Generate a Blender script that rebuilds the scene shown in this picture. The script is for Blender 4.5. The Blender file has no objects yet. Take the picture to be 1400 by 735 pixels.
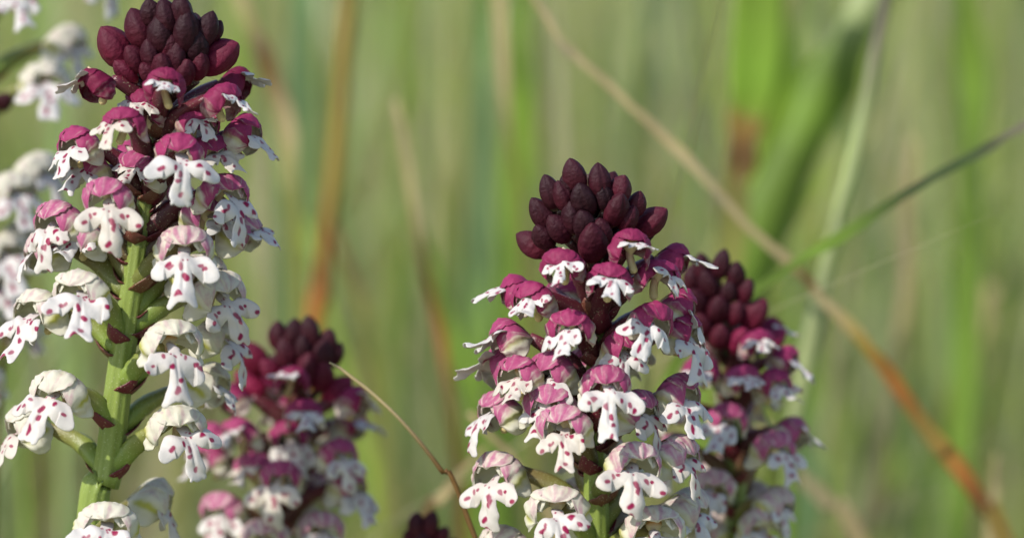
import bpy, math, random
import numpy as np
from mathutils import Vector, Matrix
R_ = math.radians
random.seed(7); rng = np.random.default_rng(7)
scene = bpy.context.scene
COL = scene.collection

# ------------------------------------------------------------ camera
W_PX, H_PX = 1400.0, 735.0
DIST, FRAME_W, PITCH, ZC = 0.42, 0.112, R_(6.0), 0.165      # macro close-up: 11 cm across at the flowers
FWD = Vector((0, math.cos(PITCH), -math.sin(PITCH)))
UPV = Vector((0, math.sin(PITCH), math.cos(PITCH)))
EYE = Vector((0, 0, ZC)) - FWD * DIST
cam_d = bpy.data.cameras.new('camera'); cam = bpy.data.objects.new('camera', cam_d); COL.objects.link(cam)
cam.location = EYE; cam.rotation_euler = (math.pi/2 - PITCH, 0, 0)
cam_d.sensor_width = 36; cam_d.lens = 36 * DIST / FRAME_W
cam_d.clip_start = 0.01; cam_d.clip_end = 2000
cam_d.dof.use_dof = True; cam_d.dof.focus_distance = DIST - 0.004; cam_d.dof.aperture_fstop = 12.5
cam_d.dof.aperture_blades = 7
scene.camera = cam

# ------------------------------------------------------------ sky, sun, exposure
SUN = Vector((-0.54, -0.54, 0.67)).normalized()
world = bpy.data.worlds.new('World'); scene.world = world; world.use_nodes = True
wn = world.node_tree.nodes; wl = world.node_tree.links
sky = wn.new('ShaderNodeTexSky'); sky.sky_type = 'NISHITA'; sky.sun_disc = False
sky.sun_elevation = math.asin(SUN.z); sky.sun_rotation = math.atan2(SUN.x, SUN.y)
wl.new(sky.outputs[0], wn['Background'].inputs[0]); wn['Background'].inputs[1].default_value = 0.15
sd = bpy.data.lights.new('sun', 'SUN'); sd.energy = 3.7; sd.angle = R_(0.53); sd.color = (1, .95, .87)
so = bpy.data.objects.new('sun', sd); COL.objects.link(so); so.location = (-1, -1, 2)
so.rotation_euler = SUN.to_track_quat('Z', 'Y').to_euler()
vs = scene.view_settings; vs.view_transform = 'Standard'; vs.look = 'None'; vs.gamma = 1; vs.exposure = 0.5
vs.use_curve_mapping = False
scene.cycles.use_denoising = True
scene.cycles.max_bounces = 8; scene.cycles.transparent_max_bounces = 8

# ------------------------------------------------------------ helpers
def at(px, py, y):
    """point on the vertical plane at distance y that a photo pixel looks at"""
    d = FWD + Vector((1, 0, 0)) * ((px - W_PX/2) / W_PX * FRAME_W / DIST) + UPV * (-(py - H_PX/2) / W_PX * FRAME_W / DIST)
    return EYE + d * ((y - EYE.y) / d.y)
def px_size(y): return FRAME_W / W_PX * (y - EYE.y) / DIST

def mesh_from(name, V, F, col=None, smooth=True):
    me = bpy.data.meshes.new(name)
    me.from_pydata([tuple(map(float, v)) for v in V], [], [tuple(map(int, f)) for f in F])
    if col is not None:
        a = me.color_attributes.new('Col', 'FLOAT_COLOR', 'POINT')
        c = np.ones((len(V), 4), np.float32); c[:, :3] = np.asarray(col)[:, :3]
        a.data.foreach_set('color', c.ravel())
    if smooth: me.polygons.foreach_set('use_smooth', [True] * len(me.polygons))
    me.update()
    return me
def link(name, me, mat=None, parent=None, M=None):
    o = bpy.data.objects.new(name, me); COL.objects.link(o)
    if me is not None and mat is not None and not me.materials: me.materials.append(mat)
    if parent is not None: o.parent = parent
    if M is not None: o.matrix_local = M
    return o
def tag(o, label=None, cat=None, group=None, kind=None):
    for k, v in (('label', label), ('category', cat), ('group', group), ('kind', kind)):
        if v: o[k] = v
    return o
def lerp(a, b, t): return a + (b - a) * t
def sstep(a, b, x):
    t = np.clip((np.asarray(x, float) - a) / (b - a), 0, 1); return t*t*(3-2*t)
def cat_rom(P, n):
    """smooth curve through points (rows may carry extra channels)"""
    P = np.asarray(P, float); P = np.vstack([2*P[0]-P[1], P, 2*P[-1]-P[-2]])
    out = []
    for i in range(1, len(P)-2):
        p0, p1, p2, p3 = P[i-1:i+3]
        for t in np.linspace(0, 1, n, endpoint=False):
            out.append(.5*((2*p1)+(-p0+p2)*t+(2*p0-5*p1+4*p2-p3)*t*t+(-p0+3*p1-3*p2+p3)*t**3))
    out.append(P[-2]); return np.array(out)

def sweep(pts, rad, side=None, flat=1.0, nseg=10, ribs=0, rib_amp=0.0, twist=0.0, fold=0.0):
    """tube along pts; side = preferred width direction; flat = thickness / width; fold = V-fold of a leaf"""
    pts = np.asarray(pts, float); n = len(pts); V = []; F = []
    T = np.gradient(pts, axis=0); T /= np.linalg.norm(T, axis=1)[:, None] + 1e-12
    s0 = np.array(side if side is not None else (1, 0, 0), float)
    for i in range(n):
        t = T[i]; s = s0 - t*np.dot(s0, t)
        if np.linalg.norm(s) < 1e-4: s = np.array((0, 1, 0.)) - t*t[1]
        s /= np.linalg.norm(s); b = np.cross(t, s)
        for k in range(nseg):
            a = 2*math.pi*k/nseg + twist*i/n
            r = rad[i] * (1 + rib_amp*math.cos(ribs*(a))) if ribs else rad[i]
            V.append(pts[i] + s*math.cos(a)*r + b*(math.sin(a)*r*flat + fold*abs(math.cos(a))*r))
    for i in range(n-1):
        for k in range(nseg):
            k2 = (k+1) % nseg
            F.append((i*nseg+k, i*nseg+k2, (i+1)*nseg+k2, (i+1)*nseg+k))
    F.append(tuple(range(nseg))[::-1]); F.append(tuple((n-1)*nseg+k for k in range(nseg)))
    return np.array(V), F

# ------------------------------------------------------------ materials
def new_mat(name):
    m = bpy.data.materials.new(name); m.use_nodes = True
    nt = m.node_tree; p = nt.nodes['Principled BSDF']; out = nt.nodes['Material Output']
    return m, nt, p, out
def node(nt, t, **kw):
    n = nt.nodes.new(t)
    for k, v in kw.items(): setattr(n, k, v)
    return n
def math_n(nt, op, a, b=None, clamp=False):
    n = node(nt, 'ShaderNodeMath', operation=op, use_clamp=clamp)
    for i, v in enumerate((a, b)):
        if v is None: continue
        if isinstance(v, (int, float)): n.inputs[i].default_value = v
        else: nt.links.new(v, n.inputs[i])
    return n.outputs[0]
def mix_n(nt, fac, a, b, blend='MIX'):
    n = node(nt, 'ShaderNodeMix', data_type='RGBA', blend_type=blend)
    for i, v in ((0, fac), (6, a), (7, b)):
        if isinstance(v, (int, float)): n.inputs[i].default_value = v
        elif isinstance(v, tuple): n.inputs[i].default_value = (*v, 1)
        else: nt.links.new(v, n.inputs[i])
    return n.outputs[2]
def noise_n(nt, scale, detail=3, vec=None, rough=.55):
    tc = node(nt, 'ShaderNodeTexCoord'); n = node(nt, 'ShaderNodeTexNoise')
    n.inputs['Scale'].default_value = scale; n.inputs['Detail'].default_value = detail; n.inputs['Roughness'].default_value = rough
    src = tc.outputs['Object']
    if vec is not None:
        mp = node(nt, 'ShaderNodeMapping'); mp.inputs['Scale'].default_value = vec
        nt.links.new(src, mp.inputs[0]); src = mp.outputs[0]
    nt.links.new(src, n.inputs['Vector'])
    return n.outputs[0]
def leafy(nt, p, out, color, transl=0.3, rough=.5, spec=.3, bump=None, bstr=.3, bdist=.0001):
    """principled + translucent: light glows through petals and blades"""
    nt.links.new(color, p.inputs['Base Color'])
    p.inputs['Roughness'].default_value = rough; p.inputs['Specular IOR Level'].default_value = spec
    tr = node(nt, 'ShaderNodeBsdfTranslucent'); nt.links.new(color, tr.inputs[0])
    mx = node(nt, 'ShaderNodeMixShader'); mx.inputs[0].default_value = transl
    nt.links.new(p.outputs[0], mx.inputs[1]); nt.links.new(tr.outputs[0], mx.inputs[2])
    nt.links.new(mx.outputs[0], out.inputs[0])
    if bump is not None:
        b = node(nt, 'ShaderNodeBump'); b.inputs['Strength'].default_value = bstr; b.inputs['Distance'].default_value = bdist
        nt.links.new(bump, b.inputs['Height']); nt.links.new(b.outputs[0], p.inputs['Normal'])

def attr(nt, name='Col'):
    a = node(nt, 'ShaderNodeAttribute', attribute_name=name); s = node(nt, 'ShaderNodeSeparateColor')
    nt.links.new(a.outputs['Color'], s.inputs[0]); return a.outputs['Color'], s.outputs

def petal_material():
    # Col.r = how much blush a spot of the sepal can take, .g = yellow-green vein, .b = crimson mark
    m, nt, p, out = new_mat('sepal_tissue')
    _, c = attr(nt); oi = node(nt, 'ShaderNodeObjectInfo')
    n1 = noise_n(nt, 900, 3); n2 = noise_n(nt, 2600, 2)
    bias = math_n(nt, 'SUBTRACT', math_n(nt, 'MULTIPLY', oi.outputs['Alpha'], 2.0), 1.0)
    f = math_n(nt, 'ADD', math_n(nt, 'ADD', c[0], bias), math_n(nt, 'MULTIPLY', math_n(nt, 'SUBTRACT', n1, .5), .9))
    sm = node(nt, 'ShaderNodeMapRange', interpolation_type='SMOOTHSTEP'); nt.links.new(f, sm.inputs[0])
    sm.inputs[1].default_value = .1; sm.inputs[2].default_value = 1.0
    blush = mix_n(nt, math_n(nt, 'MULTIPLY', n2, .6), oi.outputs['Color'], mix_n(nt, 1.0, oi.outputs['Color'], (.35, .25, .4), 'MULTIPLY'))
    green = math_n(nt, 'MULTIPLY', c[1], math_n(nt, 'SUBTRACT', 1.0, math_n(nt, 'MULTIPLY', oi.outputs['Alpha'], 1.0), True))
    white = mix_n(nt, math_n(nt, 'MULTIPLY', green, 1.3, True), (.66, .635, .53), (.48, .47, .11))
    col = mix_n(nt, sm.outputs[0], white, blush)
    col = mix_n(nt, c[2], col, (.16, .008, .03))
    leafy(nt, p, out, col, .32, .58, .22, n1, .6, .00016)
    return m
def lip_material():
    m, nt, p, out = new_mat('lip_tissue')
    c, s = attr(nt); n = noise_n(nt, 4200, 2); n2 = noise_n(nt, 500, 2)
    col = mix_n(nt, math_n(nt, 'MULTIPLY', n2, .16), c, (.72, .66, .62), 'MULTIPLY')
    oi = node(nt, 'ShaderNodeObjectInfo'); old = math_n(nt, 'POWER', oi.outputs['Random'], 3.0)
    col = mix_n(nt, old, col, mix_n(nt, 1.0, col, (.96, .90, .80), 'MULTIPLY'))
    leafy(nt, p, out, col, .18, .5, .25, n, .5, .00006)
    return m
def bud_material():
    m, nt, p, out = new_mat('bud_skin')
    _, c = attr(nt); oi = node(nt, 'ShaderNodeObjectInfo'); n = noise_n(nt, 1500, 4); n2 = noise_n(nt, 350, 2)
    col = mix_n(nt, math_n(nt, 'MULTIPLY', c[0], math_n(nt, 'MULTIPLY', n2, 1.6, True)), oi.outputs['Color'],
                mix_n(nt, 1.0, oi.outputs['Color'], (2.8, 1.6, 1.9), 'MULTIPLY'))
    col = mix_n(nt, math_n(nt, 'MULTIPLY', n, .5), col, (.010, .003, .006))
    col = mix_n(nt, c[1], col, (.55, .5, .3))
    leafy(nt, p, out, col, .04, .6, .2, n, .9, .00025)
    pass
    return m
def stem_material():
    m, nt, p, out = new_mat('stem_skin')
    c, s = attr(nt); n = noise_n(nt, 1600, 3, (1, 1, .03)); g = noise_n(nt, 5200, 1)
    col = mix_n(nt, math_n(nt, 'MULTIPLY', n, .8), c, mix_n(nt, 1.0, c, (.55, .62, .4), 'MULTIPLY'))
    dots = node(nt, 'ShaderNodeMapRange'); nt.links.new(g, dots.inputs[0]); dots.inputs[1].default_value = .66; dots.inputs[2].default_value = .72
    col = mix_n(nt, math_n(nt, 'MULTIPLY', dots.outputs[0], .5), col, (.55, .6, .35))
    leafy(nt, p, out, col, .12, .4, .45, g, .4, .0001)
    return m
def blade_material():
    m, nt, p, out = new_mat('grass_blade_skin')
    c, s = attr(nt); n = noise_n(nt, 120, 4); n2 = noise_n(nt, 1800, 2)
    col = mix_n(nt, math_n(nt, 'MULTIPLY', n, .8), c, mix_n(nt, 1.0, c, (.6, .62, .5), 'MULTIPLY'))
    leafy(nt, p, out, col, .38, .45, .4, n2, .3, .0002)
    return m
def ground_material():
    m, nt, p, out = new_mat('meadow_soil')
    n = noise_n(nt, 14, 6); n2 = noise_n(nt, 90, 5)
    cr = node(nt, 'ShaderNodeValToRGB'); nt.links.new(n, cr.inputs[0])
    cr.color_ramp.elements[0].position = .3; cr.color_ramp.elements[0].color = (.2, .21, .09, 1)
    cr.color_ramp.elements[1].position = .7; cr.color_ramp.elements[1].color = (.36, .34, .19, 1)
    col = mix_n(nt, math_n(nt, 'MULTIPLY', n2, .7), cr.outputs[0], (.25, .28, .11))
    nt.links.new(col, p.inputs['Base Color']); p.inputs['Roughness'].default_value = .95
    b = node(nt, 'ShaderNodeBump'); b.inputs['Distance'].default_value = .01; nt.links.new(n2, b.inputs['Height']); nt.links.new(b.outputs[0], p.inputs['Normal'])
    return m
M_PETAL, M_LIP, M_BUD, M_STEM, M_BLADE, M_GROUND = petal_material(), lip_material(), bud_material(), stem_material(), blade_material(), ground_material()
MM = 0.001

# ------------------------------------------------------------ ground
def build_ground():
    n = 90; g = np.sinh(np.linspace(-1, 1, n)*6.5); g = g/g.max()*600
    X, Y = np.meshgrid(g, g, indexing='ij'); r = np.hypot(X, Y)
    Z = .012*np.sin(X*3.1+1)*np.cos(Y*2.3)*sstep(.3, 2, r) + sstep(8, 300, r)*2.5*np.sin(X*.011)*np.cos(Y*.013)
    V = np.stack([X, Y, Z], -1).reshape(-1, 3)
    F = [(i*n+j, (i+1)*n+j, (i+1)*n+j+1, i*n+j+1) for i in range(n-1) for j in range(n-1)]
    return tag(link('ground', mesh_from('ground', V, F), M_GROUND), kind='structure')
build_ground()

# ------------------------------------------------------------ flower pieces (mm, then metres); +y = the way the flower faces, origin = where the lip leaves the hood
def hood_piece(phi_c, wid, roff, vmax, flare, seed, kind, splay=-.3):
    r = np.random.default_rng(seed); nu, nv = 27, 17
    u = np.linspace(-1, 1, nu); v = np.linspace(0, 1, nv)
    U, Vv = np.meshgrid(u, v, indexing='ij')
    w = np.where(Vv < .55, .42 + .58*sstep(0, .55, Vv), np.clip(1 - ((Vv-.55)/.45)**3.0, .0, 1)**.6 + .03)
    phi = np.radians(phi_c + wid*U*w); vv = Vv*vmax
    Rr = np.interp(vv, [0, .12, .25, .42, .6, .78, .9, 1, 1.1], [.35, 1.25, 1.85, 2.28, 2.42, 2.22, 1.92, 1.5, 1.1]) + roff
    Rr += flare*sstep(.6, 1.05, vv)*(.6+.4*np.abs(U)) + .10*np.sin(3.1*phi + seed)*sstep(.3, 1, vv) + .06*np.sin(7*U+5*vv+seed)*vv
    Rr += -.10*(1-np.abs(U)**2)*0 + (.09*np.exp(-(U/.12)**2) if kind != 'petal' else 0)      # keel along the mid vein
    zc = np.interp(vv, [0, .3, .6, .85, 1.1], [.35, 1.15, 1.35, 1.1, .65])
    y = -1.9 + 4.2*vv + .25*np.cos(phi)*sstep(.5, 1, vv)
    ap = np.abs(phi); over = np.clip((ap-math.pi/2)/(math.pi/3), 0, 1.3)
    x = np.sign(phi)*Rr*1.06*np.where(ap < math.pi/2, np.sin(ap), 1+splay*over**1.4*sstep(.1, .7, vv))
    z = zc + Rr*np.where(ap < math.pi/2, np.cos(ap)*1.06, -1.0*over*1.0)
    crk = .09*np.sin(5*x+2*y+seed)*np.sin(3.5*y-3*z+2*seed) + .045*np.sin(13*x+3*y+seed)*np.sin(2*y+2*seed)
    x = x*(1+.03*np.sin(4*z+seed)) + crk*.6; z = z + crk
    P = np.stack([x, y, z], -1)
    ax = np.stack([0*x, y, zc], -1); Nn = P-ax; Nn /= np.linalg.norm(Nn, axis=-1)[..., None]+1e-9
    th = .14*np.clip(1-np.abs(U)**4, .15, 1)[..., None]
    outer, inner = P, P - Nn*th
    ad = np.abs(np.degrees(phi))
    veins = .14*np.sin(U*11 + 2*vv + seed) - .30*np.clip(np.sin(U*24*(1.2-.4*vv)+seed), 0, 1)**3 * sstep(.1, .4, vv)
    if kind == 'dorsal': m = .85 + .15*vv + veins
    elif kind == 'lateral': m = 1.0 - sstep(58, 104, ad) + .35*sstep(.75, 1, vv) + veins - .25*sstep(.3, .0, vv)
    else: m = .35 + .3*vv + veins
    gr = np.exp(-((ad-92)/10)**2)*sstep(.1, .35, vv)*sstep(1.0, .8, vv) if kind == 'lateral' else .3*np.clip(np.sin(U*9+seed), 0, 1)**2*sstep(.9, .3, vv)
    mark = 0*m
    if kind == 'petal':
        mark = np.exp(-((vv-.62)/.035)**2 - (U/.45)**2)
    C1 = np.stack([np.clip(m, 0, 1.2), gr, 0*m], -1)
    lowmark = np.exp(-((vv-.7)/.04)**2)*np.exp(-((ad-118)/12)**2) if kind == 'lateral' else 0
    C2 = np.stack([np.clip(m*.3-.05, 0, 1), 0*gr, np.clip(mark+lowmark, 0, 1)], -1)
    n = nu*nv; V = np.vstack([outer.reshape(-1, 3), inner.reshape(-1, 3)])*MM
    C = np.vstack([C1.reshape(-1, 3), C2.reshape(-1, 3)]); F = []
    I = lambda i, j: i*nv+j
    for i in range(nu-1):
        for j in range(nv-1):
            F.append((I(i, j), I(i, j+1), I(i+1, j+1), I(i+1, j)))
            F.append((n+I(i, j), n+I(i+1, j), n+I(i+1, j+1), n+I(i, j+1)))
    rim = [I(i, 0) for i in range(nu)] + [I(nu-1, j) for j in range(1, nv)] + [I(i, nv-1) for i in range(nu-2, -1, -1)] + [I(0, j) for j in range(nv-2, 0, -1)]
    for a, b in zip(rim, rim[1:]+rim[:1]): F.append((a, b, n+b, n+a))
    return mesh_from(kind+'_sepal', V, F, C)

def lip_mesh(seed, curl=1.0, young=False):
    r = np.random.default_rng(seed); h = .08
    S, T = np.arange(-4.2, 4.2, h), np.arange(-.5, 7.0, h)
    j = lambda a: r.uniform(-a, a)
    segs = [((0, -.1), (0, 1.2), .5, .5), ((0, .9), (j(.2), 3.8+j(.25)), .42, .92+j(.12))]
    mx = segs[1][1][0]; ty = segs[1][1][1]
    sp = .78+j(.2)
    segs += [((mx, ty-.2), (mx-sp, ty+.95+j(.3)), .78, .3+j(.14)), ((mx, ty-.2), (mx+sp+j(.15), ty+.95+j(.3)), .78, .3+j(.14))]
    for sg in (-1, 1):
        a = R_(54+j(14)); L = 2.2+j(.3)
        segs += [((sg*.38, 1.25), (sg*(.35+L*.55*math.sin(a)), 1.0+L*.55*math.cos(a)), .46, 1.0+j(.1)),
                 ((sg*(.35+L*.55*math.sin(a)), 1.0+L*.55*math.cos(a)), (sg*(.3+L*math.sin(a*.93)), 1.0+L*math.cos(a*.93)), .98, .72+j(.12))]
    def sdf(s, t):
        d = None
        for (a, b, r0, r1) in segs:
            ax, ay = a; bx, by = b[0]-ax, b[1]-ay
            q = np.clip(((s-ax)*bx+(t-ay)*by)/(bx*bx+by*by), 0, 1)
            e = np.hypot(s-ax-bx*q, t-ay-by*q) - (r0+(r1-r0)*q)
            if d is None: d = e
            else:
                k = .06; hh = np.clip(.5+.5*(d-e)/k, 0, 1); d = d*(1-hh)+e*hh - k*hh*(1-hh)
        return d + .045*np.sin(4*s+seed)*np.sin(3.3*t+seed) + .012*np.sin(11*s+2*seed)*np.sin(9*t)
    Sg, Tg = np.meshgrid(S, T, indexing='ij'); ni, nj = Sg.shape
    cell = sdf((Sg[:-1, :-1]+h/2), (Tg[:-1, :-1]+h/2)) < -.01
    cnt = np.zeros((ni, nj), int)
    for di in (0, 1):
        for dj in (0, 1): cnt[di:ni-1+di, dj:nj-1+dj] += cell
    used = cnt > 0; bnd = used & (cnt < 4)
    s, t = Sg.copy(), Tg.copy()
    for _ in range(3):
        d = sdf(s, t); e = .01; gx = (sdf(s+e, t)-d)/e; gy = (sdf(s, t+e)-d)/e; g2 = gx*gx+gy*gy+1e-6
        s = np.where(bnd, s - np.clip(d*gx/g2, -h, h), s); t = np.where(bnd, t - np.clip(d*gy/g2, -h, h), t)
    d = sdf(s, t)
    idx = -np.ones((ni, nj), int); idx[used] = np.arange(used.sum()); N = used.sum()
    su, tu, du = s[used], t[used], d[used]
    # centre line seen from the side: out of the hood, down, and flicked out at the tip
    tt = np.linspace(-1, 8, 400)
    psi = np.radians(np.interp(tt, [-.5, .6, 1.8, 3.6, 5.6, 7], [80, 62, 30+j(8), 24*curl+j(8), 48*curl+j(15), 60*curl]))
    yy = np.cumsum(np.sin(psi))*(tt[1]-tt[0]); zz = -np.cumsum(np.cos(psi))*(tt[1]-tt[0])
    i0 = np.searchsorted(tt, 0); yy -= yy[i0]; zz -= zz[i0]
    Y, Z, PS = np.interp(tu, tt, yy), np.interp(tu, tt, zz), np.interp(tu, tt, psi)
    kb = {-1: .10+j(.16), 1: .10+j(.16)}
    side = np.where(su < 0, kb[-1], kb[1]); lat = np.clip(np.abs(su)-.7, 0, 9)*sstep(4.2, 3.4, tu)
    bend = -side*lat**1.6 + .10*np.sin(1.7*tu+seed) * sstep(2, 5, tu) + .12*np.sin(2.2*su+seed)
    bend -= .22*np.abs(su-mx)**2*sstep(1.6, 3, tu)*(np.abs(su) < 1.6)
    bend += .25*j(1)*(su-mx)*sstep(3.6, 5.2, tu)
    pf = np.sqrt(np.clip(-du/.4, 0, 1))
    bend += .08*np.sin(2.6*su+1.9*tu+seed*1.7) + .03*np.sin(4.5*tu+3.1*su+seed)
    bend -= .10*np.exp(-((su-mx*sstep(1, 4, tu))/.16)**2)*sstep(.6, 1.6, tu)*sstep(4.4, 3.2, tu)
    bend -= .04*np.exp(du/.2)
    nf, nb = bend + .025 + .06*pf, bend - .03 - .04*pf
    def place(nn): return np.stack([su, .9+Y+nn*np.cos(PS), -.1+Z+nn*np.sin(PS)], -1)
    V = np.vstack([place(nf), place(nb)])*MM
    # crimson dots
    spots = []
    for k in range(r.integers(3, 5)): spots.append((mx+j(.38), 2.0+k*.95+j(.25), r.uniform(.15, .34), r.uniform(.18, .40)))
    for sg in (-1, 1):
        a = R_(55)
        for k in range(r.integers(2, 4)):
            L = .8+k*.75+j(.25); spots.append((sg*(.35+L*math.sin(a))+j(.25), 1.0+L*math.cos(a)+j(.25), r.uniform(.13, .32), r.uniform(.13, .30)))
    for k in range(4): spots.append((j(.5), .9+j(.5), r.uniform(.06, .11), r.uniform(.06, .13)))
    msk = np.zeros(N); fade = np.zeros(N)
    for (a, b, ra, rb) in spots:
        ra *= 1.04; rb *= 1.04
        q = np.hypot((su-a)/ra, (tu-b)/rb) + .3*np.sin(8*su+seed+a*5)*np.sin(7*tu+b*7); msk = np.maximum(msk, sstep(1.18, .75, q)*(.9+.1*math.sin(a*40))); fade = np.maximum(fade, np.exp(-(q/2.0)**2))
    base = np.array((.57, .552, .53)); tint = np.array((.57, .43, .47)); red = np.array((.24, .006, .055))
    pink = (np.clip(1-tu/1.5, 0, 1)*.35 + fade*.16)[:, None]
    cf = base*(1-pink)+tint*pink; cf = cf*(1-msk[:, None])+red*msk[:, None]
    cb = base*(1-pink*.5)+tint*pink*.5; cb = cb*(1-.18*msk[:, None])+red*.18*msk[:, None]
    C = np.vstack([cf, cb]); F = []; ed = {}
    for a, b in zip(*np.nonzero(cell)):
        q = (idx[a, b], idx[a+1, b], idx[a+1, b+1], idx[a, b+1])
        F.append(q[::-1]); F.append(tuple(N+x for x in q))
        for e0, e1 in zip(q, q[1:]+q[:1]): ed[(e0, e1)] = 1
    for (a, b) in list(ed):
        if (b, a) not in ed: F.append((a, b, N+b, N+a))
    return mesh_from('lip', V, F, C)

def column_mesh():
    V = []; C = []; F = []; ns, nr = 12, 10
    for i in range(nr):
        q = i/(nr-1); a = math.pi*q
        for k in range(ns):
            b = 2*math.pi*k/ns; rr = math.sin(a)*(.55+.18*math.sin(3*q))
            V.append((rr*math.cos(b)*1.05*MM, (-.35+rr*math.sin(b)*.85+.75*q*q)*MM, (-.15+2.0*q)*MM))
            o = math.exp(-((q-.68)/.15)**2); C.append(lerp(np.array((.68, .58, .42)), np.array((.52, .22, .03)), o))
    for i in range(nr-1):
        for k in range(ns): F.append((i*ns+k, i*ns+(k+1) % ns, (i+1)*ns+(k+1) % ns, (i+1)*ns+k))
    return mesh_from('column', V, F, C)
def spur_mesh():
    P = cat_rom([(0, -.3, .25), (0, -.55, -.5), (0, -.45, -1.4), (0, -.05, -2.2)], 5)
    rad = np.interp(np.linspace(0, 1, len(P)), [0, .5, .85, .95, 1], [.42, .44, .46, .34, .05])
    V, F = sweep(P*MM, rad*MM, nseg=10); q = np.repeat(np.linspace(0, 1, len(P)), 10)[:, None]
    return mesh_from('spur', V, F, lerp(np.array((.62, .40, .36)), np.array((.62, .52, .27)), np.clip(q*1.4, 0, 1)))
def bud_mesh(seed):
    r = np.random.default_rng(seed); ns, nr = 30, 18; V = []; C = []; F = []; ph = r.uniform(0, 2)
    for i in range(nr):
        q = i/(nr-1)
        rr = np.interp(q, [0, .06, .15, .3, .5, .68, .82, .92, .97, 1], [.15, .55, .95, 1.36, 1.52, 1.38, 1.02, .60, .32, .02])
        for k in range(ns):
            b = 2*math.pi*k/ns; seam = min(abs((b-ph-2*math.pi/3*c+math.pi) % (2*math.pi)-math.pi) for c in range(3))
            ridge = 1 + .07*(abs(math.cos(1.5*(b-ph)))**.6*-1+.6) + .07*math.exp(-((seam-math.pi/3)/.16)**2) - .20*math.exp(-(seam/.10)**2)*min(1, q*3)*(1-q*.2)
            ridge += .02*math.sin(4*b+seed+q*5)
            V.append(((rr*ridge*math.cos(b)+.25*q*q*math.cos(seed))*MM, (rr*ridge*math.sin(b)*.95+.25*q*q*math.sin(seed))*MM, q*5.0*MM))
            C.append((max(0, 1-q*1.35)*.9, max(0, 1-q*7)*.6, 0))
    for i in range(nr-1):
        for k in range(ns): F.append((i*ns+k, i*ns+(k+1) % ns, (i+1)*ns+(k+1) % ns, (i+1)*ns+k))
    return mesh_from('bud', V, F, C)

HOODS = []
for k, (fl, dv, sp) in enumerate(((-.05, .96, -.35), (.08, .98, -.25), (.10, 1.0, -.12), (.45, .98, .10), (-.15, .94, -.4), (.22, .95, -.05), (.3, 1.02, .15), (.0, .92, .0))):
    HOODS.append([('sepal', hood_piece(0, 46, .10, dv*.95, fl*.6, 11*k+1, 'dorsal')),
                  ('sepal', hood_piece(84, 62, 0.0, dv*1.06, fl, 11*k+2, 'lateral', sp)),
                  ('sepal', hood_piece(-86, 60, 0.0, dv*1.02, fl*.7, 11*k+3, 'lateral', sp*.7)),
                  ('petal', hood_piece(46, 34, -.25, .9, fl*.3-.1, 11*k+4, 'petal')),
                  ('petal', hood_piece(-46, 34, -.25, .9, fl*.3-.1, 11*k+5, 'petal'))])
LIPS = [lip_mesh(s, c) for s, c in ((1, 1.0), (2, .6), (3, 1.5), (4, 1.0), (5, .3), (6, 1.3), (8, .8), (9, 1.1), (12, .2), (13, 1.7), (14, .9), (15, 1.2))]
COLUMN, SPUR = column_mesh(), spur_mesh()
BUDS = [bud_mesh(s) for s in range(4)]
for h in HOODS:
    for _, me in h: me.materials.append(M_PETAL)
for me in LIPS + [COLUMN, SPUR]: me.materials.append(M_LIP)
for me in BUDS: me.materials.append(M_BUD)

# blush colours from the darkest young hood to the palest old one
BL = np.array([(.015, .0035, .0065), (.085, .008, .021), (.22, .016, .060), (.41, .048, .155), (.55, .14, .29), (.56, .29, .37)])
def blush(a):
    a = min(max(a, 0), 1)*5; i = min(int(a), 4); return BL[i] + (BL[i+1]-BL[i])*(a-i)

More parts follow.
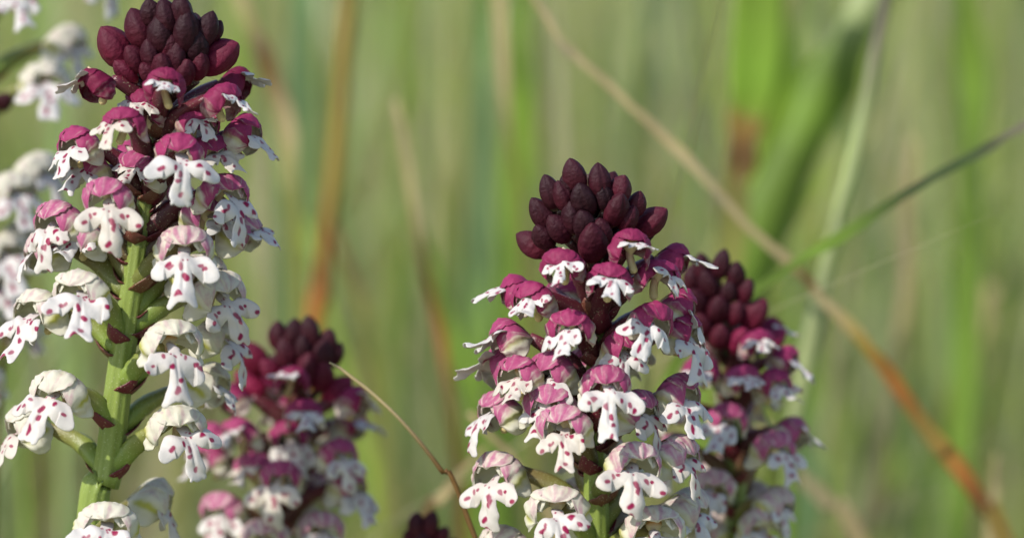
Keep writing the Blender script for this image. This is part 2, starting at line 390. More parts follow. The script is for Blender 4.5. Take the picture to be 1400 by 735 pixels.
class Plant:
    def __init__(s, label, group, y0, axis, R, scale, stem_r, age, name='orchid'):
        s.y0, s.R, s.k, s.age, s.done, s.axis_ = y0, R*MM, scale, age, [], axis
        P = [at(px, py, y0) for px, py in axis]                     # top to bottom
        d = (P[-1]-P[-2]).normalized(); low = P[-1]
        x_end = low.x + d.x*.02
        s.P = [tuple(p) for p in P] + [(lerp(low.x, x_end, .6), y0, low.z*.5), (x_end, y0, -.004)]
        s.root = bpy.data.objects.new(name, None); COL.objects.link(s.root); s.root.empty_display_size = .01
        s.root.location = (x_end, y0, 0)
        s.org = Vector(s.root.location)
        tag(s.root, label, 'orchid', group)
        C = cat_rom(s.P, 8); zt = C[0][2]
        ln = np.linspace(0, 1, len(C)); hgt = (zt-C[:, 2])
        rad = np.interp(hgt, [0, .006, .03, .06, .2], [.35, .8, 1.25, 1.75, 2.3])*MM*stem_r
        V, F = sweep(C-np.array(s.org), rad, nseg=36, ribs=9, rib_amp=.06)
        q = np.repeat(np.interp(hgt, [0, .012, .03], [0, .45, 1]), 36)[:, None]
        cc = lerp(np.array((.06, .02, .02)), np.array((.26, .33, .075)), q)
        link('stem', mesh_from('stem', V, F, cc), M_STEM, s.root)
        for i in range(3):
            a = 2.1*i+1+y0*50; L = random.uniform(.04, .055)
            B = [(x_end-s.org.x+math.cos(a)*L*t, math.sin(a)*L*t, .004+.018*math.sin(t*2.6)) for t in (0, .3, .6, .85, 1)]
            Cc = cat_rom(B, 4); rr = np.interp(np.linspace(0, 1, len(Cc)), [0, .3, .6, .9, 1], [.002, .006, .006, .002, .0003])
            V, F = sweep(Cc, rr, side=(-math.sin(a), math.cos(a), 0), flat=.06, nseg=8, fold=.25)
            link('leaf', mesh_from('leaf', V, F, np.tile((.07, .13, .03), (len(V), 1))), M_BLADE, s.root)
    def axis_at(s, z):
        P = s.P
        for a, b in zip(P, P[1:]):
            if b[2] <= z <= a[2]: t = (a[2]-z)/(a[2]-b[2]); return Vector(a).lerp(Vector(b), t)
        return Vector(P[0]) if z > P[0][2] else Vector(P[-1])
    def flower(s, jx, jy, tx, ty, az, depth=None, age=None, flat_lip=None):
        """joint pixel, lip tip pixel, compass turn of the face; depth = -1 front .. 1 back"""
        s.done.append((jx, jy)); p0 = at(jx, jy, s.y0); off = p0.x - s.axis_at(p0.z).x
        sn = max(-1, min(1, off/s.R)); dep = -math.sqrt(max(0, 1-sn*sn)) if depth is None else depth
        y = s.y0 + dep*s.R; p = at(jx, jy, y)
        ps = px_size(y)/MM; a = R_(az)
        L = math.hypot(tx-jx, ty-jy)*ps
        nat = math.atan2(.62*math.sin(a), .80); want = math.atan2(tx-jx, ty-jy)
        roll = max(-.5, min(.5, want-nat)) if abs(az) < 75 else random.uniform(-.15, .15)
        nl = 4.9*math.hypot(.80, .62*math.sin(a))
        ls0 = L/(nl*s.k); lsc = float(np.interp(s.age(jy), [.4, .5, .65, .9], [.88, 1.04, 1.12, 1.12])); ls = lsc*max(.86, min(1.2, ls0*1.1)); tip_out = math.acos(max(.45, min(1, ls0/.8)))*.8
        M = Matrix.Translation(p-s.org) @ Matrix.Rotation(math.pi+a, 4, 'Z') @ Matrix.Rotation(R_(random.uniform(-6, 6)), 4, 'X') @ Matrix.Scale(s.k, 4)
        fl = bpy.data.objects.new('flower', None); COL.objects.link(fl); fl.parent = s.root; fl.matrix_local = M; fl.empty_display_size = .002
        ag = s.age(jy) if age is None else age
        c = blush(ag*1.0+random.uniform(-.04, .04)); bias = float(np.interp(ag, [0, .42, .5, .6, .75, 1], [1.0, .92, .78, .58, .45, .14]))
        hk = random.choice((0, 4, 1, 7) if ag < .5 else (1, 2, 5, 7) if ag < .62 else (2, 3, 5, 6)); hsc = float(np.interp(ag, [.3, .5, .65, .9], [.84, .92, 1.02, 1.12]))
        pv = Matrix.Translation((0, -1.0*MM, 1.0*MM)); hs = Matrix.Rotation(-roll*.35, 4, 'Y') @ pv @ Matrix.Translation((0, 0, -.45*MM)) @ Matrix.Rotation(R_(random.uniform(-12, 12)), 4, 'Z') @ Matrix.Rotation(R_(random.uniform(-34, -18)), 4, 'X') @ pv.inverted() @ Matrix.Diagonal((hsc*random.uniform(.96, 1.06)*float(np.interp(ag, [.6, .95], [1, 1.16])), hsc*.95, hsc*random.uniform(.9, 1.0), 1))
        for nm, me in HOODS[hk]:
            o = link(nm, me, None, fl, hs); o.color = (*c, bias)
        lip = link('lip', random.choice(LIPS), None, fl, Matrix.Translation((0, .3*MM, .3*MM)) @ Matrix.Rotation(-roll, 4, 'Y') @ Matrix.Rotation(tip_out, 4, 'X') @ Matrix.Rotation(random.uniform(-.3, .3), 4, 'Z') @ Matrix.Diagonal((ls*random.uniform(.9, 1.05), ls, ls*random.uniform(.95, 1.06), 1)))
        link('column', COLUMN, None, fl, Matrix.Translation((0, .5*MM, -.1*MM)) @ Matrix.Scale(1.2, 4)); link('spur', SPUR, None, fl, Matrix.Rotation(random.uniform(-.3, .3), 4, 'Y'))
        # ovary back to the stem, and the bract that cups its foot
        nz = p.z - random.uniform(.0042, .0062)*s.k; nd = s.axis_at(nz) - s.org
        inv = M.inverted(); b = inv @ nd; e = Vector((0, -1.7*MM, .45*MM))
        mid = b.lerp(e, .55) + Vector((0, -.7*MM, .5*MM)); m2 = b.lerp(e, .22) + Vector((0, -.2*MM, .3*MM))
        Cc = cat_rom([b, m2, mid, e], 5); q = np.linspace(0, 1, len(Cc))
        V, F = sweep(Cc, np.interp(q, [0, .25, .6, .9, 1], [.6, 1.0, 1.1, .75, .5])*MM, nseg=12, ribs=3, rib_amp=.12, twist=3.0)
        pg = np.repeat(np.clip(q*1.2-.5, 0, 1), 12)[:, None]; yg = min(1, max(0, (ag-.72)*4))
        gcol = lerp(np.array((.10, .022, .03)), np.array((.23, .31, .06)), yg)
        link('ovary', mesh_from('ovary', V, F, lerp(gcol, lerp(np.array((.17, .02, .05)), np.array((.25, .14, .08)), yg), pg)), M_STEM, fl)
        # bract on the plant
        dirv = (M @ e) - nd
        own = [M @ Vector(c) for c in Cc]; nl_ = max(4, int(len(own)*random.uniform(.5, .72))); dn = dirv.cross(dirv.cross(Vector((0, 0, 1)))).normalized()
        if dn.z > 0: dn = -dn
        Cb = np.array([own[i] + dn*(MM*s.k*float(np.interp(i/(nl_-1), [0, .3, .7, 1], [.5, 1.15, 1.3, 1.0]))) for i in range(nl_)])
        qb = np.linspace(0, 1, len(Cb)); sd_ = dirv.cross(Vector((0, 0, 1))).normalized()
        V, F = sweep(Cb, np.interp(qb, [0, .2, .45, .8, 1], [1.0, 1.5, 1.45, .8, .08])*MM*s.k, side=sd_, flat=.14, nseg=12, fold=-.4)
        link('bract', mesh_from('bract', V, F, np.tile(lerp(np.array((.15, .012, .035)), np.array((.20, .10, .05)), random.random()**2*.7), (len(V), 1))), M_STEM, s.root)
        return fl
    def fill(s, x_half, y_a, y_b, step, dep, seed):
        """flowers of the inner ring, where the outer ring leaves a gap"""
        r = random.Random(seed); y = y_a
        while y < y_b:
            cx = (s.axis_px(y)); n = max(2, int(2*x_half/step))
            for k in range(n):
                x = cx - x_half + (k+.5)*2*x_half/n + r.uniform(-8, 8); yy = y + r.uniform(-8, 8)
                if any((x-a)**2 + ((yy-b)*1.0)**2 < (step*.74)**2 for a, b in s.done): continue
                az = (x-cx)/x_half*65 + r.uniform(-12, 12)
                s.flower(x, yy, x+math.sin(R_(az))*40, yy+46, az, depth=dep)
            y += step*.8
    def axis_px(s, y): return float(np.interp(y, [q[1] for q in s.axis_], [q[0] for q in s.axis_]))
    def bud(s, px, py, size=1.0, tone=0.0, back=False, R=5.0, lean=1.0, cy=None):
        y = s.y0; p0 = at(px, py, y); ax = s.axis_at(p0.z); off = (p0.x-ax.x)/(R*MM*s.k)
        sn = max(-1, min(1, off)); dep = math.sqrt(max(0, 1-sn*sn))*(1 if back else -1)
        y = s.y0+dep*R*MM*s.k*.8; p = at(px, py, y)
        top = s.P[0][2]; hgt = max(0, (top-p.z)/MM)
        up = 1.0/(lean*(.12+.11*hgt)+.05)
        d = Vector((sn*1.15, dep*.9, min(3.5, up))).normalized()
        q = d.to_track_quat('Z', 'Y').to_matrix().to_4x4() @ Matrix.Rotation(random.uniform(0, 6.28), 4, 'Z')
        k = size*s.k*random.uniform(.82, 1.10); d = (d + Vector((random.uniform(-.22, .22), random.uniform(-.2, .2), 0))).normalized(); q = d.to_track_quat('Z', 'Y').to_matrix().to_4x4() @ Matrix.Rotation(random.uniform(0, 6.28), 4, 'Z')
        M = Matrix.Translation(p-s.org-d*(2.3*MM*k)) @ q @ Matrix.Diagonal((k, k, k*random.uniform(.92, 1.08), 1))
        o = link('bud', random.choice(BUDS), None, s.root, M); c = blush(tone+random.uniform(0, .07)); o.color = (*c, 1)
        # short pedicel so that the bud sits on the stem
        b0 = M @ Vector((0, 0, .2*MM)); n = s.axis_at(min(s.P[0][2], b0.z+s.org.z-.0022)) - s.org
        Cc = cat_rom([n, n.lerp(b0, .5)+Vector((0, 0, -.0003)), b0], 4)
        V, F = sweep(Cc, np.full(len(Cc), .55*MM*s.k), nseg=8)
        link('pedicel', mesh_from('pedicel', V, F, np.tile((.06, .02, .022), (len(V), 1))), M_STEM, s.root)
        return o

# ------------------------------------------------------------ orchids
GRP = None
def age_curve(ys, vs_): return lambda y: float(np.interp(y, ys, vs_))

# the tall open spike with the bare green stem
p1 = Plant('tall sharp orchid spike with widely spaced white lower flowers on bare green stem', GRP, 0.0,
           [(238, 22), (228, 100), (212, 200), (196, 280), (180, 400), (165, 500), (146, 650), (124, 745)], 8.5, 1.0, 1.0,
           age_curve([80, 130, 180, 240, 310, 370, 450, 735], [.3, .45, .56, .68, .78, .95, 1.0, 1.0]))
for px, py, sz, tn in ((206, 20, .86, 0), (249, 20, .86, 0), (190, 42, .98, .06), (226, 26, .95, 0), (280, 46, .92, 0), (253, 50, 1.05, 0), (207, 78, .95, .0),
                   (230, 66, .7, .06), (293, 44, .6, 0), (219, 50, 1, 0), (268, 68, .95, 0), (240, 82, .9, 0), (186, 84, .85, .12), (272, 92, .9, .12), (224, 98, .9, .1), (250, 102, .9, .14), (204, 100, .85, .12), (175, 100, .8, .2)):
    p1.bud(px, py, sz, tn, R=5.4)
for px, py in ((215, 30), (240, 24), (265, 45), (235, 55), (255, 80)): p1.bud(px, py, .9, 0, True, R=4.5)
p1.bud(158, 68, 1.1, .2, R=6.4, lean=1.6); p1.bud(296, 80, 1.12, .2, R=5.6, lean=1.6)
for f in ((134, 116, 108, 124, -62), (224, 122, 236, 150, 6), (303, 140, 336, 164, 58), (318, 118, 346, 128, 72, .5),
          (169, 171, 161, 208, -14), (112, 203, 82, 236, -42), (246, 211, 257, 266, 6), (327, 188, 363, 220, 68),
          (151, 276, 143, 328, -12), (86, 306, 56, 352, -48), (70, 345, 34, 374, -72, .4), (303, 266, 331, 314, 34),
          (252, 339, 256, 400, 6), (322, 322, 340, 352, 70, .3), (116, 400, 104, 462, -14), (294, 404, 304, 460, 40),
          (62, 430, 20, 486, -52), (231, 474, 243, 540, 10), (290, 462, 328, 516, 62, .35), (86, 538, 84, 602, -16),
          (243, 583, 250, 650, 22), (46, 590, 12, 634, -66, .2), (150, 716, 160, 775, 8), (200, 690, 238, 726, 74, .75),
          (278, 530, 318, 556, 74, .7)):
    p1.flower(*f[:5], depth=f[5] if len(f) > 5 else None)
for f in ((200, 150, 192, 180, -20, -.2), (268, 168, 276, 196, 30, -.2), (285, 215, 296, 250, 40, -.1), (196, 236, 190, 262, -30, -.1), (128, 236, 112, 268, -40, -.1), (280, 300, 292, 340, 40, .0), (116, 330, 104, 366, -30, .0), (268, 375, 280, 410, 40, .1)):
    p1.flower(*f[:5], depth=f[5])
for f in ((262, 180, 262, 220, 150, .6), (188, 225, 180, 270, -150, .7), (240, 280, 240, 320, 160, .8), (150, 330, 140, 370, -130, .8), (232, 400, 235, 440, 140, .9)):
    p1.flower(*f[:5], depth=f[5])

# the dense spike
p2 = Plant('sharp dense orchid spike with dark burnt tip and crowded pink hooded flowers', GRP, 0.0,
           [(806, 238), (812, 300), (815, 400), (815, 500), (812, 600), (815, 745)], 8.5, 1.02, 1.0,
           age_curve([330, 365, 430, 500, 560, 620, 700], [.42, .5, .59, .67, .76, .85, .94]))
for px, py, sz, tn in ((787, 244, .82, .05), (819, 249, .85, .0), (848, 262, .8, .07), (870, 281, .78, .05), (754, 267, .85, 0), (771, 271, .9, 0), (799, 276, .85, 0),
                   (841, 290, .95, .03), (776, 254, .6, .0), (744, 297, .8, 0), (765, 314, .92, 0), (799, 310, .98, 0), (729, 336, 1.0, .1), (887, 306, 1.12, .12),
                   (822, 318, .9, .05), (858, 300, .9, .08), (810, 336, 1.0, .08), (783, 300, .8, 0), (826, 272, .8, 0), (745, 325, .8, .04)):
    p2.bud(px, py, sz, tn, R=6.2, lean=1.4 if abs(px-808) > 70 else .9)
for px, py in ((790, 262), (830, 258), (805, 290), (850, 285), (770, 300), (875, 320)): p2.bud(px, py, .9, 0, True, R=5)
for f in ((735, 412, 714, 442, -26), (773, 362, 764, 394, -12), (862, 346, 870, 368, 14), (899, 382, 922, 404, 28), (836, 386, 844, 416, 2), (915, 360, 944, 370, 76, .2),
          (714, 406, 684, 418, -76, .2), (779, 450, 770, 488, -6), (704, 468, 678, 486, -66), (885, 439, 916, 476, 22), (920, 425, 962, 450, 66, .1), (926, 460, 962, 503, 50),
          (716, 520, 697, 556, -28), (693, 505, 664, 518, -72, .3), (829, 524, 834, 580, 2), (919, 545, 950, 592, 46), (776, 587, 762, 632, -10), (690, 565, 648, 606, -64, .1),
          (690, 650, 660, 702, -34), (860, 638, 876, 690, 10), (916, 624, 942, 668, 48, -.35), (762, 698, 746, 752, -8), (893, 728, 905, 780, 14), (696, 752, 680, 790, -30),
          (850, 480, 862, 520, 12, -.55), (752, 560, 745, 600, -20, -.5), (930, 700, 955, 740, 60, .2)):
    p2.flower(*f[:5], depth=f[5] if len(f) > 5 else None)
p2.fill(90, 420, 760, 62, -.35, 1)
for k in range(10):
    py = 400+k*36; p2.flower(815+((k*37) % 90)-45, py, 815, py+40, 180+((k*67) % 100)-50, depth=.75)

# blurred spike behind the dense one
p3 = Plant('out of focus orchid with dark crimson tip tucked behind the dense spike', GRP, 0.030,
           [(978, 362), (985, 430), (998, 540), (1005, 640), (1008, 745)], 7.4, .9, .9,
           age_curve([430, 480, 540, 600, 690], [.38, .53, .62, .74, .9]))
for px, py, sz, tn in ((960, 368, .8, .02), (985, 365, .85, .02), (1005, 378, .85, .05), (945, 385, .85, .02), (970, 392, .95, .02), (995, 400, .95, .04), (1018, 400, .8, .08), (955, 415, .95, .03),
                   (980, 424, 1, .04), (1005, 430, 1, .1), (1030, 432, 1.1, .2), (960, 445, 1, .08), (1012, 470, 1.1, .32), (1052, 468, 1.1, .4), (985, 460, 1, .15)):
    p3.bud(px, py, sz, tn, R=6.2)
for px, py in ((970, 380), (1000, 395), (960, 410), (1015, 425)): p3.bud(px, py, .9, .03, True, R=5)
for f in ((1032, 472, 1040, 490, 20), (960, 510, 962, 540, -8), (1056, 530, 1066, 560, 28), (1066, 498, 1096, 514, 66), (991, 575, 1000, 614, 2), (1056, 614, 1072, 652, 30),
          (1076, 592, 1106, 606, 66), (972, 666, 972, 716, -6), (1052, 690, 1078, 722, 50), (1040, 722, 1050, 760, 10), (1010, 520, 1020, 545, 20), (930, 560, 915, 590, -50), (935, 620, 920, 660, -40), (1050, 455, 1075, 470, 60, .3)):
    p3.flower(*f[:5], depth=f[5] if len(f) > 5 else None)
p3.fill(72, 500, 760, 60, -.3, 2)
for k in range(8): p3.flower(1000+((k*37) % 80)-40, 470+k*36, 1000, 510+k*36, 180+((k*67) % 100)-50, depth=.75)

# blurred spike beside the tall one
p4 = Plant('out of focus crimson and pink orchid in the gap beside a bent dry stalk', GRP, 0.034,
           [(415, 452), (412, 520), (400, 600), (385, 690), (378, 745)], 7.6, .93, .9,
           age_curve([500, 560, 620, 680, 735], [.42, .56, .64, .74, .86]))
for px, py, sz, tn in ((380, 462, .9, .05), (402, 458, .9, .03), (425, 458, .9, .03), (446, 472, .9, .05), (392, 485, 1, .03), (415, 480, 1, .03), (438, 492, 1, .03), (456, 488, .9, .05),
                   (348, 490, 1.15, .24), (345, 527, 1.15, .33), (372, 508, 1, .22), (460, 536, 1.2, .32), (420, 510, 1, .12), (440, 516, 1, .2)):
    p4.bud(px, py, sz, tn, R=6.2)
for px, py in ((400, 470), (430, 475), (410, 500), (380, 500)): p4.bud(px, py, .9, .03, True, R=5)
for f in ((398, 520, 398, 534, -4), (419, 566, 420, 590, 4), (332, 596, 318, 616, -26), (326, 548, 300, 562, -66), (478, 552, 506, 566, 68), (474, 582, 500, 598, 70, .3), (460, 622, 474, 660, 26),
          (384, 654, 378, 700, -4), (310, 698, 296, 740, -24), (470, 668, 500, 708, 56), (440, 722, 450, 760, 8), (292, 632, 266, 660, -60), (300, 600, 276, 630, -60, .3), (365, 735, 360, 770, -8), (350, 640, 340, 665, -20, -.6)):
    p4.flower(*f[:5], depth=f[5] if len(f) > 5 else None)
p4.fill(88, 560, 760, 58, -.3, 3)
for k in range(8): p4.flower(395+((k*37) % 80)-40, 530+k*34, 395, 570+k*34, 180+((k*67) % 100)-50, depth=.75)

# only the burnt tip shows
p5 = Plant('small dark orchid bud tip peeping up at the foot of the bent dry stalk', GRP, 0.03,
           [(584, 716), (586, 740), (590, 800)], 5, .8, .8, age_curve([0, 900], [.4, .4]))
for px, py, sz, tn in ((570, 722, .9, .06), (588, 720, .9, .05), (604, 732, .8, .08), (560, 736, .8, .1), (580, 742, 1, .05), (598, 752, 1, .05), (616, 750, .8, .1), (572, 764, 1, .1), (592, 772, 1, .1)):
    p5.bud(px, py, sz, tn, R=5)

# pale blurred spike behind the tall one
p6 = Plant('pale blurred orchid with cream white flowers behind the tall sharp spike', GRP, 0.05,
           [(-30, -150), (-28, 0), (-34, 200), (-40, 400), (-44, 745)], 9.0, .96, 1.0, age_curve([-100, 200], [.97, 1]))
for f in ((16, -6, 12, 34, 8), (118, -38, 140, 16, 60), (62, 112, 76, 156, 20), (10, 262, 22, 306, 30), (2, 350, 6, 412, 24), (-60, 120, -70, 160, -40), (-50, 300, -60, 340, -30), (20, 440, 30, 480, 40, .5),
          (-30, 520, -30, 570, 0), (44, 236, 60, 276, 50), (-8, 392, 6, 440, 30), (28, 325, 44, 360, 56, .3), (84, 62, 104, 100, 60, .4), (-90, 430, -110, 470, -60), (-110, 30, -120, 70, -60)):
    p6.flower(*f[:5], depth=f[5] if len(f) > 5 else None)
for px, py, sz, tn in ((-30, -160, 1, 0), (-50, -140, 1, 0), (-10, -140, 1, 0), (4, 140, .9, .02)):
    p6.bud(px, py, sz, tn, R=5)

# ------------------------------------------------------------ single blades and stalks
C_ = dict(green=(.21, .33, .05), bright=(.23, .36, .04), pale=(.38, .43, .21), blue=(.21, .33, .14), olive=(.30, .30, .08), tan=(.54, .43, .24), ochre=(.34, .24, .06), brown=(.20, .11, .04),
          orange=(.42, .17, .04), grey=(.24, .21, .16), dark=(.09, .13, .05), straw=(.52, .43, .26))
def blade(name, label, y, pts, cat='grass leaf', root=None, group=None, flat=.12, fold=.35, turn=0.0, dy=0.0):
    """pts: (px, py, width px, colour), first = tip or top end, last = lowest shown; the blade then runs on down to the ground"""
    rows = []; y = y if y < .06 else y*.62
    n = len(pts)
    for i, (px, py, w, c) in enumerate(pts):
        yy = y + dy*(i/(n-1)); p = at(px, py, yy); rows.append((*p, w*px_size(yy)*.45, *C_[c]))
    a, b = np.array(rows[-2]), np.array(rows[-1]); d = (b-a)[:3]; d /= np.linalg.norm(d)
    z = b[2]
    if root is None:
        sl = np.clip(d[0]/max(.15, -d[2]), -.6, .6); root_x = b[0] + sl*z*.55
    else: root_x = at(root, 735, y).x
    m = b.copy(); m[0] = lerp(b[0], root_x, .62); m[2] = z*.5; rows.append(m)
    e = b.copy(); e[0] = root_x; e[2] = -.004; e[3] *= .8; rows.append(e)
    Q = cat_rom(rows, 9); L_ = np.arange(len(Q)); sd0 = len(label)+y*90
    wob = np.interp(L_, np.arange(0, len(Q)+4, 4), np.random.default_rng(int(sd0*10)).uniform(-1, 1, len(np.arange(0, len(Q)+4, 4))))
    Q[:, 3] *= 1+.22*wob; Q[:, 4:7] *= (1+.25*np.roll(wob, 3))[:, None]; Q[:, 0] += wob*px_size(y)*2.0
    org = np.array((root_x, Q[-1][1], 0.0))
    s = (math.cos(turn), math.sin(turn), 0)
    V, F = sweep(Q[:, :3]-org, np.maximum(Q[:, 3], .00008), side=s, flat=flat, nseg=10, fold=fold)
    o = link(name, mesh_from(name, V, F, np.repeat(np.clip(Q[:, 4:7], 0, 1), 10, axis=0)), M_BLADE); o.location = org
    return tag(o, label, cat, group)

blade('dry_stalk', 'thin sharp brown dry stalk bending over beside the blurred crimson orchid', .004,
      [(452, 495, 3.5, 'straw'), (480, 515, 5, 'tan'), (540, 565, 6, 'tan'), (600, 640, 6.5, 'brown'), (650, 738, 7, 'brown')], 'grass stalk', flat=.7, fold=0)
blade('grass_leaf', 'long dry tan grass blade crossing diagonally and turning rusty orange lower down', .12,
      [(690, -60, 8, 'tan'), (735, 5, 10, 'tan'), (772, 62, 13, 'straw'), (820, 105, 11, 'tan'), (900, 180, 13, 'tan'), (970, 250, 15, 'straw'), (1022, 308, 13, 'tan'), (1070, 350, 16, 'tan'), (1105, 385, 12, 'brown'), (1130, 415, 15, 'tan'), (1180, 466, 20, 'ochre'), (1230, 530, 27, 'orange'), (1270, 590, 25, 'ochre'), (1320, 650, 31, 'orange'), (1352, 700, 30, 'brown'), (1375, 745, 26, 'ochre')])
blade('grass_leaf', 'slim dark green grass blade slanting up and crossing the dry tan blade', .085,
      [(1520, 110, 5, 'grey'), (1400, 172, 12, 'grey'), (1330, 212, 15, 'dark'), (1250, 258, 16, 'dark'), (1150, 322, 18, 'green'), (1050, 385, 14, 'green'), (940, 470, 14, 'green'), (880, 600, 14, 'green'), (860, 745, 14, 'green')])
blade('grass_stalk', 'straight pale green stalk with a greyish top and one joint', .14,
      [(1222, -60, 15, 'grey'), (1205, 30, 16, 'grey'), (1178, 160, 17, 'pale'), (1150, 280, 20, 'pale'), (1132, 360, 26, 'pale'), (1105, 480, 28, 'pale'), (1085, 600, 28, 'pale'), (1075, 745, 28, 'green')], 'grass stalk', flat=.9, fold=0)
blade('grass_leaf', 'broad folded green leaf blade with one pale half and one dark olive half', .22,
      [(1235, -70, 40, 'green'), (1195, 0, 62, 'pale'), (1150, 90, 78, 'green'), (1090, 220, 86, 'green'), (1035, 340, 84, 'green'), (985, 480, 70, 'green'), (960, 745, 60, 'green')], flat=.08, fold=-.75, turn=.1)
blade('grass_leaf', 'broad bright green upright blade with a brown joint below', .20,
      [(1045, -120, 60, 'bright'), (1036, 0, 64, 'bright'), (1026, 140, 62, 'bright'), (1018, 165, 50, 'ochre'), (1012, 220, 40, 'brown'), (1000, 320, 40, 'olive'), (985, 745, 36, 'olive')])
blade('grass_leaf', 'narrow yellow green blade beside the broad bright green one', .24,
      [(1085, -80, 24, 'tan'), (1078, 60, 36, 'green'), (1062, 180, 40, 'bright'), (1040, 300, 44, 'bright'), (1010, 500, 40, 'green'), (1000, 745, 40, 'green')])
blade('grass_stalk', 'upright ochre stalk turning orange brown lower down near the tall spike', .22,
      [(482, -90, 18, 'olive'), (474, 0, 20, 'ochre'), (466, 120, 22, 'ochre'), (455, 250, 24, 'ochre'), (440, 380, 26, 'orange'), (430, 450, 26, 'orange'), (420, 745, 24, 'brown')], 'grass stalk', flat=.7, fold=0)
blade('grass_leaf', 'wide soft blue green blade between the tall spike and ochre stalk', .33,
      [(420, -120, 40, 'blue'), (414, 0, 48, 'blue'), (408, 200, 52, 'blue'), (402, 420, 50, 'blue'), (398, 745, 46, 'blue')])
blade('grass_leaf', 'thin dry blade with pale tip and dark reddish lower part', .19,
      [(541, 138, 8, 'tan'), (553, 200, 12, 'tan'), (566, 290, 14, 'tan'), (585, 380, 14, 'brown'), (603, 465, 15, 'orange'), (618, 560, 15, 'brown'), (632, 745, 15, 'brown')])
blade('grass_leaf', 'pale straw blade lying against a bright green blade above the dense spike', .22,
      [(672, -70, 13, 'tan'), (680, 0, 15, 'tan'), (690, 120, 17, 'tan'), (702, 210, 16, 'olive'), (715, 310, 16, 'olive'), (730, 745, 14, 'olive')])
blade('grass_leaf', 'bright green upright blade just behind the pale straw blade', .27,
      [(716, -60, 20, 'green'), (712, 60, 34, 'green'), (707, 200, 42, 'bright'), (700, 360, 44, 'green'), (690, 745, 40, 'green')])
blade('grass_leaf', 'bluish green blade rising left of the dense orchid spike', .30,
      [(662, -60, 20, 'green'), (660, 120, 30, 'blue'), (656, 330, 38, 'blue'), (652, 520, 40, 'green'), (648, 745, 36, 'green')])
blade('grass_leaf', 'slanting fresh green blade crossing behind the thin dry reddish blade', .24,
      [(560, 290, 8, 'green'), (590, 360, 18, 'green'), (618, 460, 24, 'green'), (650, 570, 26, 'green'), (690, 745, 26, 'green')])
blade('grass_leaf', 'short dry tan blade leaning behind the small dark bud tip', .10,
      [(665, 610, 6, 'tan'), (630, 645, 12, 'tan'), (595, 690, 13, 'tan'), (565, 745, 14, 'brown')])
blade('grass_leaf', 'small broken straw tip beside the edge of the dense spike', .09,
      [(640, 564, 8, 'tan'), (662, 586, 10, 'tan'), (700, 625, 11, 'tan'), (740, 690, 12, 'tan'), (760, 745, 12, 'tan')])
blade('grass_leaf', 'faded tan dry blade standing between the dark green and orange blades', .26,
      [(1247, 190, 10, 'tan'), (1243, 280, 16, 'tan'), (1236, 400, 18, 'tan'), (1218, 540, 18, 'tan'), (1192, 690, 18, 'tan'), (1180, 745, 16, 'tan')])
blade('grass_leaf', 'blurred wide dry blade with straw tip beyond the orange blade', .36,
      [(1356, 390, 18, 'tan'), (1335, 450, 36, 'tan'), (1305, 540, 38, 'olive'), (1280, 640, 36, 'green'), (1262, 745, 34, 'green')])
blade('grass_leaf', 'small straw coloured tip in front of the orange blade base', .16,
      [(1364, 620, 8, 'tan'), (1358, 680, 14, 'tan'), (1352, 745, 15, 'tan')])
blade('grass_leaf', 'pale dry blade slanting down from behind the blurred crimson tipped orchid', .17,
      [(1030, 560, 10, 'tan'), (1085, 636, 22, 'straw'), (1135, 690, 26, 'straw'), (1180, 748, 28, 'tan')])
blade('grass_leaf', 'vivid green upright blade crossing behind the slim dark green blade', .30,
      [(1312, -80, 26, 'green'), (1322, 40, 40, 'bright'), (1330, 160, 42, 'green'), (1322, 320, 40, 'green'), (1310, 745, 36, 'green')])
blade('grass_leaf', 'tan drooping dry blade behind the bud cluster of the tall spike', .22,
      [(305, -60, 14, 'brown'), (335, 10, 20, 'tan'), (365, 90, 24, 'brown'), (392, 170, 22, 'tan'), (400, 280, 20, 'olive'), (410, 500, 20, 'olive'), (415, 745, 20, 'olive')])
blade('dry_stalk', 'thin brown bent stalk behind the flowers of the tall spike', .05,
      [(80, 262, 4, 'brown'), (60, 320, 6, 'brown'), (30, 395, 7, 'brown'), (8, 470, 8, 'brown'), (-10, 745, 8, 'brown')], 'grass stalk', flat=.8, fold=0)
blade('grass_leaf', 'soft green blade standing behind the pale straight stalk', .34,
      [(1120, 400, 14, 'green'), (1112, 520, 40, 'green'), (1106, 640, 48, 'blue'), (1100, 745, 48, 'blue')])
blade('grass_leaf', 'brownish red blade base leaning behind the ochre stalk', .27,
      [(440, 280, 8, 'brown'), (470, 350, 16, 'brown'), (500, 430, 18, 'olive'), (520, 560, 18, 'olive'), (530, 745, 18, 'olive')])

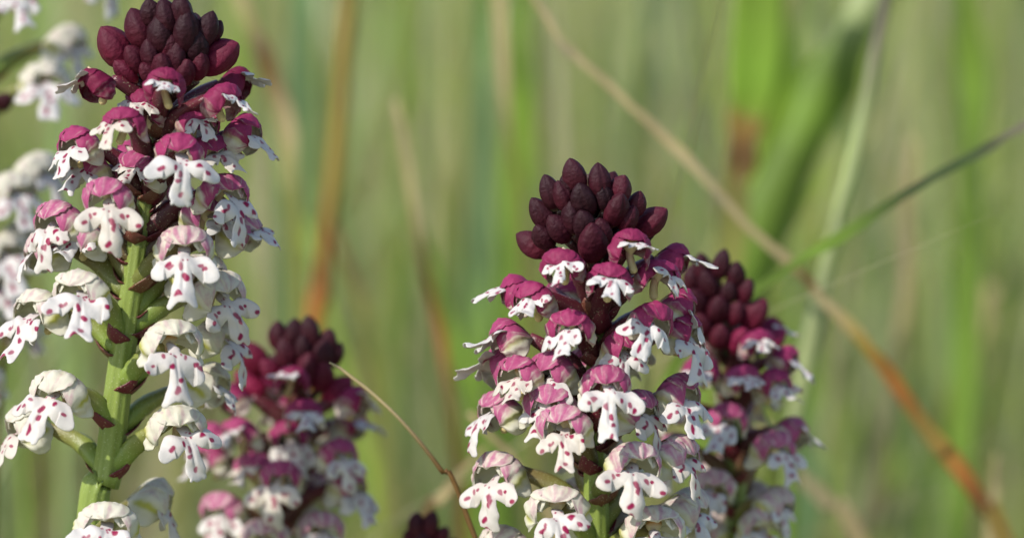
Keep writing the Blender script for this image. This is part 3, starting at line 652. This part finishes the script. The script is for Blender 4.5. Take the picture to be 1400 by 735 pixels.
# ------------------------------------------------------------ meadow grass: nobody could count it
def meadow(n, y0, y1, hmin, hmax, wmin, wmax, spread, seed, name, dry=False):
    r = np.random.default_rng(seed); seg = 6
    u = r.random(n); y = np.sqrt(y0*y0 + u*(y1*y1-y0*y0)); 
    x = (r.random(n)*2-1)*spread*(y+.45)
    h = r.uniform(hmin, hmax, n)*np.clip(.55+.45*r.random(n), 0, 1); w = r.uniform(wmin, wmax, n)
    az = r.uniform(0, 2*np.pi, n); lean = np.abs(r.normal(0, .22, n)); turn = r.uniform(0, np.pi, n)
    pal = np.array([(.32, .41, .10), (.25, .36, .15), (.40, .39, .16), (.30, .45, .07), (.56, .48, .32), (.45, .35, .22), (.44, .46, .26), (.24, .29, .12)])
    # patches of fresher and drier grass
    patch = .5+.5*np.sin(x*9+1.3+seed)*np.cos(y*6.5+.6)
    pr = np.stack([.22+0*x, .16+.1*patch, .16+0*x, .10+.14*patch, .13*(1.3-patch), .06*(1.3-patch), .12+0*x, .07+0*x], 1); pr /= pr.sum(1)[:, None]
    ci = (r.random(n)[:, None] > np.cumsum(pr, 1)).sum(1).clip(0, 7); col = pal[ci]*r.uniform(.75, 1.25, (n, 1))
    if dry: ci = r.choice([4, 4, 5, 2, 6], n); col = pal[ci]*r.uniform(.6, 1.2, (n, 1)); lean = np.abs(r.normal(.25, .6, n))
    t = np.linspace(0, 1, seg+1)
    prof = np.clip(1-t**2.2, .02, 1)*(.7+.3*np.sin(np.pi*t))
    cx = x[:, None] + np.cos(az)[:, None]*(lean*h)[:, None]*t**2*1.3
    cy = y[:, None] + np.sin(az)[:, None]*(lean*h)[:, None]*t**2*1.3
    cz = h[:, None]*t*(1-.25*lean[:, None]*t) - .003
    ta = turn[:, None] + .8*t*r.uniform(-1, 1, (n, 1))
    dx, dy = np.cos(ta)*w[:, None]*prof*.5, np.sin(ta)*w[:, None]*prof*.5
    V = np.stack([np.stack([cx-dx, cy-dy, cz], -1), np.stack([cx+dx, cy+dy, cz], -1)], 2).reshape(-1, 3)
    base = (np.arange(n)*(seg+1)*2)[:, None]; j = np.arange(seg)*2
    F = np.stack([base+j, base+j+1, base+j+3, base+j+2], -1).reshape(-1, 4)
    me = bpy.data.meshes.new(name); me.vertices.add(len(V)); me.vertices.foreach_set('co', V.astype(np.float32).ravel())
    me.loops.add(F.size); me.loops.foreach_set('vertex_index', F.astype(np.int32).ravel())
    me.polygons.add(len(F)); me.polygons.foreach_set('loop_start', np.arange(0, F.size, 4, dtype=np.int32))
    me.polygons.foreach_set('use_smooth', np.ones(len(F), bool)); me.update(calc_edges=True)
    a = me.color_attributes.new('Col', 'FLOAT_COLOR', 'POINT')
    tipc = np.where((ci < 4)[:, None, None], np.array((1.15, 1.05, .9)), 1.0)
    c = np.ones((n, seg+1, 2, 4), np.float32); c[..., :3] = (col[:, None, :]*(1+(tipc-1)*t[None, :, None]))[:, :, None, :]
    a.data.foreach_set('color', c.ravel())
    o = link(name, me, M_BLADE); return o
tag(meadow(6500, .28, 1.5, .10, .34, .0022, .0055, .32, 3, 'grass'), 'soft blurred green and straw meadow grass filling the background', 'grass', kind='stuff')
tag(meadow(10000, 1.5, 5.0, .12, .38, .003, .008, .30, 4, 'grass'), 'far hazy green meadow grass beyond the blurred blades', 'grass', kind='stuff')
tag(meadow(2600, .0, .3, .03, .09, .0015, .004, .5, 5, 'grass'), 'short grass at the feet of the orchids', 'grass', kind='stuff')
tag(meadow(420, .13, .6, .12, .30, .0007, .0018, .22, 8, 'grass', True), 'thin dry crossing grass stems scattered through the blurred meadow', 'grass', kind='stuff')
tag(meadow(260, .17, .5, .10, .28, .0015, .0040, .24, 9, 'grass'), 'loose green blades scattered in front of the blurred meadow', 'grass', kind='stuff')
